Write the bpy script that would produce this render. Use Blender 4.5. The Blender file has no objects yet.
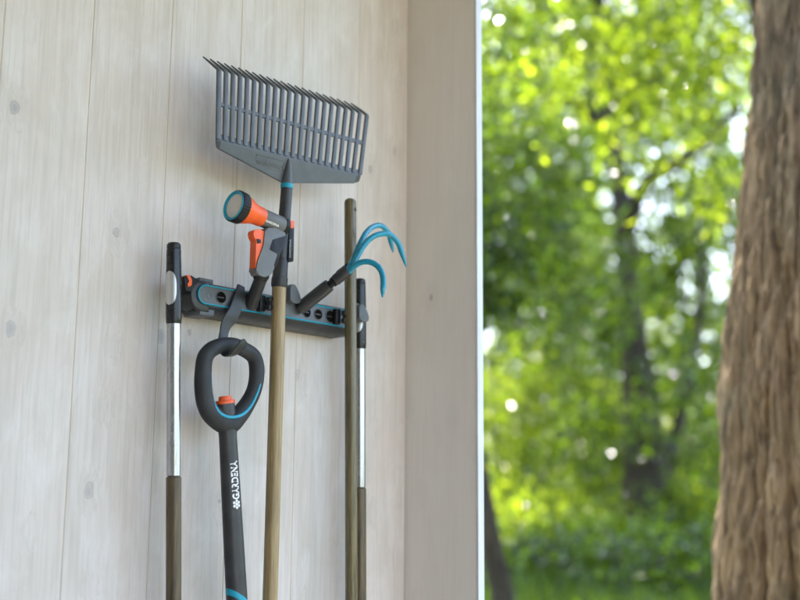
import bpy, bmesh, math, random
import numpy as np
from mathutils import Vector, Matrix, noise

random.seed(7); rng = np.random.default_rng(7)
scene = bpy.context.scene
COL = scene.collection

# ------------------------------------------------------------------ camera
FPX = 1150.0
YAW, PITCH, ROLL = math.radians(47.5), math.radians(10.2), math.radians(0.45)
CAM = Vector((0.0, -1.81, 1.2))
FW = Vector((math.sin(YAW)*math.cos(PITCH), math.cos(YAW)*math.cos(PITCH), math.sin(PITCH)))
RT = Vector((math.cos(YAW), -math.sin(YAW), 0.0))
UP = RT.cross(FW)
RC = RT*math.cos(ROLL) + UP*math.sin(ROLL)
UC = UP*math.cos(ROLL) - RT*math.sin(ROLL)
cam_data = bpy.data.cameras.new('camera')
cam = bpy.data.objects.new('camera', cam_data); COL.objects.link(cam)
m = Matrix((RC, UC, -FW)).transposed().to_4x4(); m.translation = CAM
cam.matrix_world = m
cam_data.sensor_fit = 'HORIZONTAL'; cam_data.sensor_width = 36.0
cam_data.lens = FPX/800*36.0
cam_data.clip_start = 0.05; cam_data.clip_end = 2000
cam_data.dof.use_dof = True
cam_data.dof.focus_distance = 2.26
cam_data.dof.aperture_fstop = 1.9
cam_data.dof.aperture_blades = 0
scene.camera = cam

# ------------------------------------------------------------------ sky, sun, exposure
SUN_AZ, SUN_EL = math.radians(40), math.radians(57)      # azimuth from +y towards +x
world = bpy.data.worlds.new('World'); scene.world = world; world.use_nodes = True
wn = world.node_tree.nodes; wl = world.node_tree.links
bg = wn['Background']
sky = wn.new('ShaderNodeTexSky'); sky.sky_type = 'NISHITA'; sky.sun_disc = False
sky.sun_elevation = SUN_EL; sky.sun_rotation = SUN_AZ
sky.air_density = 1.0; sky.dust_density = 3.0; sky.ozone_density = 1.0
wl.new(sky.outputs['Color'], bg.inputs['Color'])
bg.inputs['Strength'].default_value = 0.15
sd = bpy.data.lights.new('sun', 'SUN'); sd.energy = 3.4; sd.angle = math.radians(0.5); sd.color = (1.0, 0.94, 0.84)
sun = bpy.data.objects.new('sun', sd); COL.objects.link(sun)
sv = Vector((math.sin(SUN_AZ)*math.cos(SUN_EL), math.cos(SUN_AZ)*math.cos(SUN_EL), math.sin(SUN_EL)))
sun.rotation_euler = sv.to_track_quat('Z', 'Y').to_euler(); sun.location = (0, 0, 30)
vs = scene.view_settings
vs.view_transform = 'Standard'; vs.look = 'None'; vs.gamma = 1.0; vs.use_curve_mapping = False
vs.exposure = 2.95
scene.render.engine = 'CYCLES'
scene.cycles.use_denoising = True
scene.cycles.max_bounces = 8; scene.cycles.diffuse_bounces = 4; scene.cycles.transmission_bounces = 4
scene.cycles.sample_clamp_indirect = 6.0

# ------------------------------------------------------------------ placing helpers
def P(px, py, off=0.0):
    """point on the plane `off` metres in front of the plank wall (y = -off) seen at a photo pixel"""
    d = FW*FPX + RC*(px-400) - UC*(py-300)
    t = (-off - CAM.y)/d.y
    return CAM + d*t
def AT(px, dist, z=0.0):
    """ground point `dist` metres away in the direction of photo column px (near the horizon row)"""
    d = FW*FPX + RC*(px-400) - UC*(507-300)
    d.z = 0; d.normalize()
    return Vector((CAM.x + d.x*dist, CAM.y + d.y*dist, z))
PXM = 1150/2.26          # photo pixels per metre near the tools

# ------------------------------------------------------------------ object helpers
def empty(name, loc, label, cat, group=None):
    o = bpy.data.objects.new(name, None); COL.objects.link(o)
    o.location = loc; o.empty_display_size = 0.05
    o['label'] = label; o['category'] = cat
    if group: o['group'] = group
    return o
def tag(o, label, cat, group=None, kind=None):
    if label: o['label'] = label
    if cat: o['category'] = cat
    if group: o['group'] = group
    if kind: o['kind'] = kind
    return o
def world_loc(o):
    v = Vector((0, 0, 0))
    while o is not None:
        v = v + o.location; o = o.parent
    return v
def obj(name, bm, mat, parent=None, smooth=True, angle=40, label=None):
    me = bpy.data.meshes.new(name)
    base = world_loc(parent) if parent else Vector((0, 0, 0))
    bmesh.ops.translate(bm, verts=bm.verts, vec=-base)
    bmesh.ops.recalc_face_normals(bm, faces=bm.faces)
    bm.to_mesh(me); bm.free()
    if smooth:
        me.polygons.foreach_set('use_smooth', [True]*len(me.polygons))
        try: me.set_sharp_from_angle(angle=math.radians(angle))
        except Exception: pass
    for mm in (mat if isinstance(mat, (list, tuple)) else [mat]): me.materials.append(mm)
    o = bpy.data.objects.new(name, me); COL.objects.link(o)
    if parent: o.parent = parent
    if label: o['label'] = label
    return o

def frame_of(d):
    d = d.normalized()
    a = Vector((0, 0, 1)) if abs(d.z) < 0.9 else Vector((0, 1, 0))
    u = a.cross(d).normalized(); v = d.cross(u).normalized()
    return u, v
def lathe(bm, p0, p1, prof, seg=32, caps=True, sx=1.0, sy=1.0, ref=None, mi=0):
    """prof: (t, r): t in metres from p0 along p0->p1"""
    d = (p1-p0).normalized(); u, v = frame_of(d)
    if ref is not None:
        u = (ref - d*ref.dot(d)).normalized(); v = d.cross(u).normalized()
    rings = []
    for t, r in prof:
        c = p0 + d*t
        rings.append([bm.verts.new(c + u*(math.cos(2*math.pi*k/seg)*r*sx) + v*(math.sin(2*math.pi*k/seg)*r*sy)) for k in range(seg)])
    for a, b in zip(rings, rings[1:]):
        for k in range(seg):
            f_ = bm.faces.new((a[k], a[(k+1) % seg], b[(k+1) % seg], b[k])); f_.material_index = mi
    if caps:
        bm.faces.new(rings[0][::-1]).material_index = mi; bm.faces.new(rings[-1]).material_index = mi
    return bm
def catmull(pts, n=8, closed=False):
    out = []; N = len(pts)
    rngs = range(N) if closed else range(N-1)
    for i in rngs:
        p = [pts[(i+k) % N] if closed else pts[min(max(i+k, 0), N-1)] for k in (-1, 0, 1, 2)]
        for s in range(n):
            t = s/n
            out.append(tuple(0.5*((2*b)+(-a+c)*t+(2*a-5*b+4*c-d)*t*t+(-a+3*b-3*c+d)*t**3) for a, b, c, d in zip(*p)))
    if not closed: out.append(tuple(pts[-1]))
    return out
def tube(bm, pts, rad, seg=16, closed=False, caps=True, flat=1.0, ref=None, mi=0):
    """swept tube, pts Vectors, rad list; flat scales the second cross axis"""
    N = len(pts); rings = []; u = None
    for i in range(N):
        if closed: d = pts[(i+1) % N]-pts[i-1]
        else: d = pts[min(i+1, N-1)]-pts[max(i-1, 0)]
        d.normalize()
        if ref is not None:
            v = (ref - d*ref.dot(d)).normalized(); u = v.cross(d).normalized()
        elif u is None: u, v = frame_of(d)
        else:
            u = (u - d*u.dot(d)).normalized(); v = d.cross(u).normalized()
        rings.append([bm.verts.new(pts[i] + u*math.cos(2*math.pi*k/seg)*rad[i] + v*math.sin(2*math.pi*k/seg)*rad[i]*flat) for k in range(seg)])
    pairs = list(zip(rings, rings[1:])) + ([(rings[-1], rings[0])] if closed else [])
    for a, b in pairs:
        for k in range(seg):
            bm.faces.new((a[k], a[(k+1) % seg], b[(k+1) % seg], b[k])).material_index = mi
    if caps and not closed:
        bm.faces.new(rings[0][::-1]).material_index = mi; bm.faces.new(rings[-1]).material_index = mi
    return bm
def prism(bm, xz, off0, off1, bevel=0.0, seg=2):
    """outline (x,z) extruded between two distances from the wall"""
    a = [bm.verts.new((x, -off0, z)) for x, z in xz]; b = [bm.verts.new((x, -off1, z)) for x, z in xz]
    n = len(xz); fs = [bm.faces.new(a), bm.faces.new(b[::-1])]
    for k in range(n): fs.append(bm.faces.new((a[k], a[(k+1) % n], b[(k+1) % n], b[k])))
    if bevel > 0:
        es = set()
        for f_ in fs[:2]: es.update(f_.edges)
        bmesh.ops.bevel(bm, geom=list(es), offset=bevel, segments=seg, profile=0.5, affect='EDGES', clamp_overlap=True)
    return bm
def pxz(pts, off):
    out = []
    for px, py in pts:
        p = P(px, py, off); out.append((p.x, p.z))
    return out
def box(bm, x0, x1, y0, y1, z0, z1, bevel=0.0, seg=2):
    vs_ = [bm.verts.new((x, y, z)) for x in (x0, x1) for y in (y0, y1) for z in (z0, z1)]
    fs = [(0, 1, 3, 2), (4, 6, 7, 5), (0, 4, 5, 1), (2, 3, 7, 6), (0, 2, 6, 4), (1, 5, 7, 3)]
    ff = [bm.faces.new([vs_[i] for i in f_]) for f_ in fs]
    if bevel > 0:
        es = set()
        for f_ in ff: es.update(f_.edges)
        bmesh.ops.bevel(bm, geom=list(es), offset=bevel, segments=seg, profile=0.5, affect='EDGES', clamp_overlap=True)
    return bm
def rounded(pts, r, n=5):
    """round the corners of a polygon in (x,z)"""
    out = []; N = len(pts)
    for i in range(N):
        p = Vector(pts[i]); a = Vector(pts[i-1])-p; b = Vector(pts[(i+1) % N])-p
        rr = min(r, a.length*0.45, b.length*0.45)
        p0 = p + a.normalized()*rr; p1 = p + b.normalized()*rr
        for k in range(n+1):
            t = k/n
            q = p0*(1-t)**2 + p*2*t*(1-t) + p1*t*t
            out.append((q.x, q.y))
    return out
def lettering(text, height, fn, mat, parent, name='lettering', spacing=1.0, bold=0.0):
    """text as a mesh; fn maps (along, across) in metres to a world point"""
    cu = bpy.data.curves.new('type', 'FONT'); cu.body = text; cu.size = 1.0; cu.space_character = spacing
    cu.offset = bold; cu.resolution_u = 3; cu.extrude = 0.0
    to = bpy.data.objects.new('type', cu); COL.objects.link(to)
    dg = bpy.context.evaluated_depsgraph_get()
    me = bpy.data.meshes.new_from_object(to.evaluated_get(dg))
    bpy.data.objects.remove(to); bpy.data.curves.remove(cu)
    bm = bmesh.new(); bm.from_mesh(me); bpy.data.meshes.remove(me)
    xs = [v.co.x for v in bm.verts]; ys = [v.co.y for v in bm.verts]
    x0, y0, h = min(xs), min(ys), max(ys)-min(ys); s = height/h
    for v in bm.verts: v.co = fn((v.co.x-x0)*s, (v.co.y-y0)*s)
    length = (max(xs)-x0)*s
    return obj(name, bm, mat, parent, smooth=False), length

# ------------------------------------------------------------------ material helpers
class NT:
    def __init__(s, name):
        s.m = bpy.data.materials.new(name); s.m.use_nodes = True
        s.n = s.m.node_tree.nodes; s.l = s.m.node_tree.links
        s.b = s.n['Principled BSDF']; s.out = s.n['Material Output']
    def add(s, t, **kw):
        n = s.n.new(t)
        for k, v in kw.items():
            if hasattr(n, k) and k not in n.inputs: setattr(n, k, v)
            else: n.inputs[k].default_value = v
        return n
    def link(s, a, b): s.l.new(a, b)
    def coord(s, scale=(1, 1, 1), kind='Object', loc=(0, 0, 0), rot=(0, 0, 0)):
        t = s.n.new('ShaderNodeTexCoord'); mp = s.n.new('ShaderNodeMapping')
        mp.inputs['Scale'].default_value = scale; mp.inputs['Location'].default_value = loc; mp.inputs['Rotation'].default_value = rot
        s.link(t.outputs[kind], mp.inputs['Vector']); return mp.outputs['Vector']
    def noise(s, vec, scale, detail=4, rough=0.5, dist=0.0):
        n = s.n.new('ShaderNodeTexNoise'); n.inputs['Scale'].default_value = scale; n.inputs['Detail'].default_value = detail
        n.inputs['Roughness'].default_value = rough; n.inputs['Distortion'].default_value = dist
        s.link(vec, n.inputs['Vector']); return n.outputs['Fac']
    def ramp(s, fac, stops, interp='LINEAR'):
        r = s.n.new('ShaderNodeValToRGB'); r.color_ramp.interpolation = interp
        e = r.color_ramp.elements
        while len(e) < len(stops): e.new(0.5)
        for el, (p, c) in zip(e, stops):
            el.position = p; el.color = (c, c, c, 1) if isinstance(c, (int, float)) else (*c, 1)
        s.link(fac, r.inputs['Fac']); return r.outputs['Color']
    def mix(s, a, b, fac, mode='MIX'):
        n = s.n.new('ShaderNodeMix'); n.data_type = 'RGBA'; n.blend_type = mode
        for v, k in ((fac, 0), (a, 6), (b, 7)):
            if isinstance(v, (int, float)): n.inputs[k].default_value = v
            elif isinstance(v, tuple): n.inputs[k].default_value = (*v, 1)
            else: s.link(v, n.inputs[k])
        return n.outputs[2]
    def math(s, op, a, b=0.0):
        n = s.n.new('ShaderNodeMath'); n.operation = op
        for v, k in ((a, 0), (b, 1)):
            if isinstance(v, (int, float)): n.inputs[k].default_value = v
            else: s.link(v, n.inputs[k])
        return n.outputs[0]
    def bump(s, h, strength, dist=0.001):
        n = s.n.new('ShaderNodeBump'); n.inputs['Strength'].default_value = strength; n.inputs['Distance'].default_value = dist
        s.link(h, n.inputs['Height']); s.link(n.outputs['Normal'], s.b.inputs['Normal']); return n

def plastic(name, col, rough=0.45, grain=0.25, var=0.25, coat=0.0, wear=0.35):
    t = NT(name); c = t.coord()
    n1 = t.noise(c, 25, 4); n2 = t.noise(c, 1800, 2)
    dark = tuple(x*(1-var) for x in col); lite = tuple(min(1, x*(1+var)) for x in col)
    base = t.ramp(n1, [(0.3, dark), (0.7, lite)])
    if wear:
        scr = t.noise(t.coord((1, 1, 0.12), rot=(0.5, 0.3, 0.9)), 260, 3, 0.7, 0.6); pat = t.noise(c, 34, 4)
        wr = t.math('MULTIPLY', t.ramp(scr, [(0.60, 0.0), (0.72, 1.0)]), t.ramp(pat, [(0.45, 0.0), (0.65, 1.0)]))
        base = t.mix(base, tuple(min(0.8, x*1.5+0.06) for x in col), t.math('MULTIPLY', wr, wear))
    t.link(base, t.b.inputs['Base Color'])
    t.link(t.ramp(t.noise(c, 60, 5), [(0.3, rough-0.07), (0.75, rough+0.1)]), t.b.inputs['Roughness'])
    if grain: t.bump(n2, grain, 0.0003)
    t.b.inputs['Coat Weight'].default_value = coat; t.b.inputs['Specular IOR Level'].default_value = 0.38
    return t.m

M_ANTH = plastic('anthracite_plastic', (0.035, 0.036, 0.038), 0.38)
M_SLATE = plastic('slate_grey_plastic', (0.092, 0.102, 0.112), 0.40, var=0.14)
M_BLACK = plastic('black_plastic', (0.014, 0.015, 0.016), 0.38)
M_GREY = plastic('mid_grey_plastic', (0.125, 0.128, 0.127), 0.45, var=0.12)
M_BLACK.node_tree.nodes['Principled BSDF'].inputs['Specular IOR Level'].default_value = 0.2
M_HOLE_SHADE = plastic('painted_hole_shade', (0.008, 0.007, 0.006), 0.9, grain=0)  # near-black colour standing in for the shade inside the sockets
M_HOLE_SHADE.node_tree.nodes['Principled BSDF'].inputs['Specular IOR Level'].default_value = 0.02
M_GLOSS = plastic('glossy_black_plastic', (0.016, 0.017, 0.018), 0.26, grain=0.05)
M_RUBBER = plastic('soft_rubber', (0.024, 0.026, 0.028), 0.6, 0.4)
M_TEAL = plastic('teal_plastic', (0.012, 0.30, 0.43), 0.35, var=0.08)
M_TEALP = plastic('teal_painted_steel', (0.012, 0.26, 0.385), 0.3, grain=0.05, var=0.1, coat=0.3)
M_ORANGE = plastic('orange_plastic', (0.80, 0.115, 0.022), 0.38, var=0.08)
M_SIEVE = plastic('pale_sprinkler_plate', (0.64, 0.61, 0.56), 0.4, var=0.06)
M_WHITE = plastic('white_print', (0.78, 0.79, 0.80), 0.5, grain=0, var=0.03)
M_PRINT = plastic('grey_print', (0.30, 0.31, 0.32), 0.5, grain=0, var=0.03)

def alu():
    t = NT('brushed_aluminium'); c = t.coord((1, 1, 0.02))
    n = t.noise(c, 900, 3)
    t.b.inputs['Metallic'].default_value = 0.9
    t.link(t.ramp(n, [(0.3, (0.40, 0.41, 0.43)), (0.7, (0.50, 0.51, 0.53))]), t.b.inputs['Base Color'])
    sm = t.noise(t.coord((1, 1, 0.4)), 30, 5, 0.65)
    t.link(t.math('ADD', t.ramp(n, [(0.3, 0.16), (0.7, 0.26)]), t.math('MULTIPLY', t.ramp(sm, [(0.45, 0.0), (0.7, 1.0)]), 0.16)), t.b.inputs['Roughness'])
    return t.m
M_ALU = alu()
def tool_wood(name, a, b, rough=0.42):
    t = NT(name); c = t.coord((1, 1, 0.035))
    n = t.noise(c, 190, 6, 0.62, 0.8); n2 = t.noise(c, 620, 3)
    big = t.noise(t.coord((1, 1, 0.3)), 9, 3)
    f = t.math('ADD', t.math('MULTIPLY', n, 0.55), t.math('ADD', t.math('MULTIPLY', n2, 0.25), t.math('MULTIPLY', big, 0.2)))
    base = t.ramp(f, [(0.41, b), (0.58, a)])
    grime = t.ramp(t.noise(t.coord((1, 1, 0.25), loc=(3, 1, 2)), 26, 5, 0.6), [(0.52, 0.0), (0.72, 1.0)])
    base = t.mix(base, tuple(x*0.5 for x in b), t.math('MULTIPLY', grime, 0.45))
    t.link(base, t.b.inputs['Base Color'])
    t.b.inputs['Roughness'].default_value = rough
    t.bump(n, 0.25, 0.0006)
    return t.m
M_ASH = tool_wood('lacquered_wood', (0.40, 0.295, 0.145), (0.225, 0.160, 0.070))
M_OLIVE = tool_wood('olive_stained_wood', (0.175, 0.142, 0.068), (0.075, 0.060, 0.030), 0.27)
M_BROWN = tool_wood('dark_brown_stained_wood', (0.125, 0.090, 0.042), (0.045, 0.032, 0.017), 0.4)

def plank_mat(name, seed=0.0, warm=0.0):
    """whitewashed softwood boards, running vertically; one tint, grain shift and knots per board"""
    t = NT(name)
    tc = t.n.new('ShaderNodeTexCoord'); sep = t.n.new('ShaderNodeSeparateXYZ'); t.link(tc.outputs['Object'], sep.inputs[0])
    board = t.math('FLOOR', t.math('DIVIDE', t.math('ADD', sep.outputs['X'], PLANK_X0), 0.1783))
    wn_ = t.n.new('ShaderNodeTexWhiteNoise'); wn_.noise_dimensions = '1D'; t.link(t.math('ADD', board, seed), wn_.inputs['W'])
    comb = t.n.new('ShaderNodeCombineXYZ')
    t.link(t.math('ADD', sep.outputs['X'], t.math('MULTIPLY', wn_.outputs['Value'], 7.3)), comb.inputs[0])
    t.link(t.math('ADD', sep.outputs['Y'], seed*3.1), comb.inputs[1])
    t.link(t.math('ADD', sep.outputs['Z'], t.math('MULTIPLY', wn_.outputs['Value'], 13.7)), comb.inputs[2])
    v = comb.outputs[0]
    def sc(vec, s):
        mp = t.n.new('ShaderNodeMapping'); mp.inputs['Scale'].default_value = s; t.link(vec, mp.inputs['Vector']); return mp.outputs['Vector']
    # knots: stretched voronoi cells, only some of them kept
    vo = t.n.new('ShaderNodeTexVoronoi'); vo.inputs['Scale'].default_value = 1.0; vo.inputs['Randomness'].default_value = 1.0
    t.link(sc(v, (13, 13, 8.5)), vo.inputs['Vector'])
    sepc = t.n.new('ShaderNodeSeparateColor'); t.link(vo.outputs['Color'], sepc.inputs[0])
    keep = t.math('MULTIPLY', t.math('GREATER_THAN', sepc.outputs[0], 0.50), t.math('ADD', 0.35, t.math('MULTIPLY', sepc.outputs[2], 0.65)))
    size = t.math('ADD', 0.05, t.math('MULTIPLY', sepc.outputs[1], 0.085))
    wob = t.math('MULTIPLY', t.math('SUBTRACT', t.noise(v, 45, 4), 0.5), 0.20)
    dk = t.math('DIVIDE', t.math('ADD', vo.outputs['Distance'], wob), size)
    kn = t.math('MULTIPLY', t.ramp(dk, [(0.45, 1.0), (1.0, 0.0)]), keep)
    ring = t.math('MULTIPLY', t.ramp(dk, [(0.70, 0.0), (0.88, 1.0), (1.0, 0.0)]), keep)
    halo = t.math('MULTIPLY', t.ramp(t.math('DIVIDE', vo.outputs['Distance'], 0.42), [(0.1, 1.0), (1.0, 0.0)]), keep)
    # grain that bends round the knots
    bend = t.math('MULTIPLY', halo, 0.014)
    comb2 = t.n.new('ShaderNodeCombineXYZ'); s2 = t.n.new('ShaderNodeSeparateXYZ'); t.link(v, s2.inputs[0])
    t.link(t.math('ADD', s2.outputs[0], bend), comb2.inputs[0]); t.link(t.math('ADD', s2.outputs[1], bend), comb2.inputs[1]); t.link(s2.outputs[2], comb2.inputs[2])
    g1 = t.noise(sc(comb2.outputs[0], (1, 1, 0.022)), 150, 5, 0.6, 0.5)
    g2 = t.noise(sc(comb2.outputs[0], (1, 1, 0.05)), 32, 4, 0.55, 1.2)
    g3 = t.noise(sc(comb2.outputs[0], (1, 1, 0.012)), 520, 3, 0.7, 0.2)
    stain = t.noise(sc(v, (0.5, 0.5, 1.0)), 3.1, 6, 0.62, 1.0)
    saw = t.noise(sc(v, (0.15, 0.15, 1)), 420, 2)
    blot = t.noise(sc(v, (1, 1, 0.45)), 6.5, 5, 0.6)
    wash = t.noise(sc(v, (1, 1, 0.35)), 15, 5, 0.65, 0.6)
    base = t.mix((0.615, 0.548, 0.492), (0.670, 0.626, 0.598), t.ramp(blot, [(0.32, 0.0), (0.68, 1.0)]))
    base = t.mix(base, (0.455, 0.432, 0.395), t.math('MULTIPLY', t.ramp(g1, [(0.48, 0.0), (0.72, 1.0)]), 0.50))
    base = t.mix(base, (0.480, 0.435, 0.375), t.math('MULTIPLY', t.ramp(g2, [(0.50, 0.0), (0.70, 1.0)]), 0.40))
    base = t.mix(base, (0.720, 0.700, 0.680), t.math('MULTIPLY', t.ramp(wash, [(0.48, 0.0), (0.68, 1.0)]), 0.55))
    base = t.mix(base, (0.43, 0.40, 0.355), t.math('MULTIPLY', t.ramp(g3, [(0.50, 0.0), (0.66, 1.0)]), 0.38))
    base = t.mix(base, (0.52, 0.475, 0.41), t.math('MULTIPLY', t.ramp(stain, [(0.52, 0.0), (0.66, 1.0)]), 0.38))
    hue = t.ramp(wn_.outputs['Value'], [(0.0, (0.96, 0.95, 0.94)), (0.5, (1.0, 1.0, 1.0)), (1.0, (1.0, 0.975, 0.94))])
    base = t.mix(base, hue, 1.0, 'MULTIPLY')
    if warm: base = t.mix(base, (0.88, 0.86, 0.82), 0.60)
    if warm: base = t.mix(base, (1.0, 0.945, 0.87), warm, 'MULTIPLY')
    base = t.mix(base, (0.40, 0.375, 0.345), t.math('MULTIPLY', halo, 0.22))
    base = t.mix(base, (0.285, 0.280, 0.295), t.math('MULTIPLY', kn, 0.78))
    base = t.mix(base, (0.22, 0.205, 0.20), t.math('MULTIPLY', ring, 0.55))
    t.link(base, t.b.inputs['Base Color'])
    t.link(t.ramp(g1, [(0.3, 0.50), (0.7, 0.66)]), t.b.inputs['Roughness'])
    t.b.inputs['Specular IOR Level'].default_value = 0.35
    h = t.math('ADD', t.math('MULTIPLY', g1, 0.8), t.math('ADD', t.math('MULTIPLY', saw, 0.12), t.math('MULTIPLY', wash, 0.4)))
    t.bump(h, 0.35, 0.0011)
    return t.m

# ------------------------------------------------------------------ wall of planks
PLANK_W, PLANK_X0, WALL_END, WALL_H = 0.1783, -0.0400+0.1783*40, 1.998, 3.3
M_PLANK = plank_mat('whitewashed_planks')
M_JAMB = plank_mat('whitewashed_board', 5.0, 0.35)
def build_wall():
    bm = bmesh.new()
    # joints seen in the photo at x = 0.9345 + k*0.1783
    k = -22
    while True:
        x0 = 0.9345 + k*PLANK_W; x1 = min(x0+PLANK_W, WALL_END)
        if x0 >= WALL_END-0.002: break
        g = 0.0008; c = 0.0011; d = 0.0014
        prof = [(x0, d), (x0+g, d), (x0+g, c), (x0+g+c, 0.0)]
        n = 4
        for i in range(1, n): prof.append((x0+g+c+(x1-x0-2*g-2*c)*i/n, 0.0))
        prof += [(x1-g-c, 0.0), (x1-g, c), (x1-g, d), (x1, d)]
        lo = [bm.verts.new((x, y, 0.0)) for x, y in prof]; hi = [bm.verts.new((x, y, WALL_H)) for x, y in prof]
        for i in range(len(prof)-1):
            fc = bm.faces.new((lo[i], lo[i+1], hi[i+1], hi[i]))
            if i < 2 or i > len(prof)-4: fc.material_index = 1
        k += 1
    xs0 = 0.9345-22*PLANK_W
    box(bm, xs0, WALL_END, 0.0065, 0.12, 0.0, WALL_H)
    tj = NT('raw_wood_joint'); gj = tj.noise(tj.coord((1, 1, 0.05)), 60, 5)
    tj.link(tj.ramp(gj, [(0.3, (0.60, 0.52, 0.41)), (0.7, (0.78, 0.71, 0.60))]), tj.b.inputs['Base Color']); tj.b.inputs['Roughness'].default_value = 0.7
    box(bm, -2.72, -2.60, -3.3, -0.004, 0.0, WALL_H-0.4)  # unseen side wall, added to block light from the left
    box(bm, -2.598, -0.30, -3.3, -3.2, 0.0, WALL_H-0.4)  # unseen front wall, added so light comes in mainly from the right
    o = obj('plank_wall', bm, [M_PLANK, tj.m], None, smooth=False)
    tag(o, 'pale whitewashed wall of upright wooden planks behind the hanging tools, plus added unseen walls that block light', 'wall')
build_wall()
def build_jamb():
    root = empty('corner_board', (WALL_END+0.009, -0.10, 0), 'wide whitewashed upright board closing the wall beside the garden, white front edge', 'board')
    bm = bmesh.new(); box(bm, WALL_END+0.0005, WALL_END+0.0185, -0.211, 0.13, 0, WALL_H, 0.0015, 2)
    obj('board', bm, M_JAMB, root, smooth=False)
    bm = bmesh.new(); box(bm, WALL_END-0.001, WALL_END+0.0195, -0.2165, -0.2115, 0, WALL_H, 0.001, 2)
    t = NT('white_edge_paint'); c = t.coord((1, 1, 0.05))
    t.link(t.ramp(t.noise(c, 120, 4), [(0.3, (0.56, 0.57, 0.59)), (0.7, (0.68, 0.69, 0.71))]), t.b.inputs['Base Color'])
    t.b.inputs['Roughness'].default_value = 0.45
    obj('edge_strip', bm, t.m, root, smooth=False)
build_jamb()

# ------------------------------------------------------------------ unseen roof, added to cut light from above
def build_shade_roof():
    root = empty('added_shade_roof', (-0.5, -1.0, 2.95), 'unseen wooden roof added to shade the plank wall from above', 'roof')
    t = NT('shade_roof_boards'); c = t.coord((1, 0.05, 1)); n = t.noise(c, 40, 5)
    t.link(t.ramp(n, [(0.3, (0.30, 0.25, 0.19)), (0.7, (0.42, 0.36, 0.29))]), t.b.inputs['Base Color']); t.b.inputs['Roughness'].default_value = 0.7; t.bump(n, 0.4, 0.002)
    bm = bmesh.new(); box(bm, -4.2, 2.25, -3.4, -0.003, 2.96, 3.02, 0.004); obj('shade_roof_deck', bm, t.m, root, smooth=False)
    for x in (-3.8, -2.4, -1.0, 0.4):
        bm = bmesh.new(); box(bm, x, x+0.07, -3.35, -0.004, 2.91, 2.958, 0.003); obj('shade_roof_rafter', bm, t.m, root, smooth=False)
    bm = bmesh.new(); box(bm, -4.25, 2.27, -3.435, -3.402, 2.86, 3.04, 0.003); obj('shade_roof_fascia', bm, t.m, root, smooth=False)
build_shade_roof()

# ------------------------------------------------------------------ terrain
def ground_z(x, y):
    d = math.hypot(x-CAM.x, y-CAM.y)
    az = math.atan2(x-CAM.x, y-CAM.y)
    up = max(0.0, min(1.0, (d-4.5)/14.0)); up = up*up*(3-2*up)
    side = max(0.0, min(1.0, (x-2.2)/2.5))
    return side*(0.62*up + 0.05*noise.noise(Vector((x*0.5, y*0.5, 0)))*min(1, d/6))
def build_ground():
    xs = sorted(set([-300, -120, -60, -30, -15] + list(np.linspace(-8, 34, 85)) + [40, 50, 70, 120, 300]))
    ys = sorted(set([-300, -120, -60, -30] + list(np.linspace(-16, 26, 85)) + [32, 40, 60, 120, 300]))
    bm = bmesh.new()
    g = [[bm.verts.new((x, y, ground_z(x, y)-0.004)) for y in ys] for x in xs]
    for i in range(len(xs)-1):
        for j in range(len(ys)-1): bm.faces.new((g[i][j], g[i+1][j], g[i+1][j+1], g[i][j+1]))
    t = NT('lawn_soil'); c = t.coord()
    n = t.noise(c, 1.3, 5); n2 = t.noise(c, 38, 4)
    base = t.mix((0.030, 0.055, 0.012), (0.065, 0.09, 0.02), t.ramp(n, [(0.35, 0.0), (0.65, 1.0)]))
    base = t.mix(base, (0.07, 0.05, 0.03), t.math('MULTIPLY', t.ramp(n2, [(0.5, 0.0), (0.7, 1.0)]), 0.5))
    t.link(base, t.b.inputs['Base Color']); t.b.inputs['Roughness'].default_value = 0.9; t.bump(n2, 0.6, 0.02)
    o = obj('ground', bm, t.m, None); o['kind'] = 'structure'
    bm = bmesh.new(); box(bm, -10.0, 2.3, -14.0, -0.0, -0.1, 0.012)  # unseen paving, added to bounce warm light onto the wall
    t = NT('bounce_terrace_stone'); c = t.coord()
    br = t.n.new('ShaderNodeTexBrick'); br.inputs['Scale'].default_value = 2.0; br.inputs['Mortar Size'].default_value = 0.012
    br.inputs['Color1'].default_value = (0.52, 0.44, 0.34, 1); br.inputs['Color2'].default_value = (0.46, 0.39, 0.31, 1); br.inputs['Mortar'].default_value = (0.16, 0.15, 0.13, 1)
    t.link(c, br.inputs['Vector']); t.link(t.mix(br.outputs['Color'], (0.3, 0.27, 0.23), t.math('MULTIPLY', t.noise(c, 9, 6), 0.5)), t.b.inputs['Base Color'])
    t.b.inputs['Roughness'].default_value = 0.8; t.bump(t.noise(c, 60, 5), 0.3, 0.004)
    o = obj('bounce_terrace', bm, t.m, None, smooth=False); o['kind'] = 'structure'
build_ground()

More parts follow.
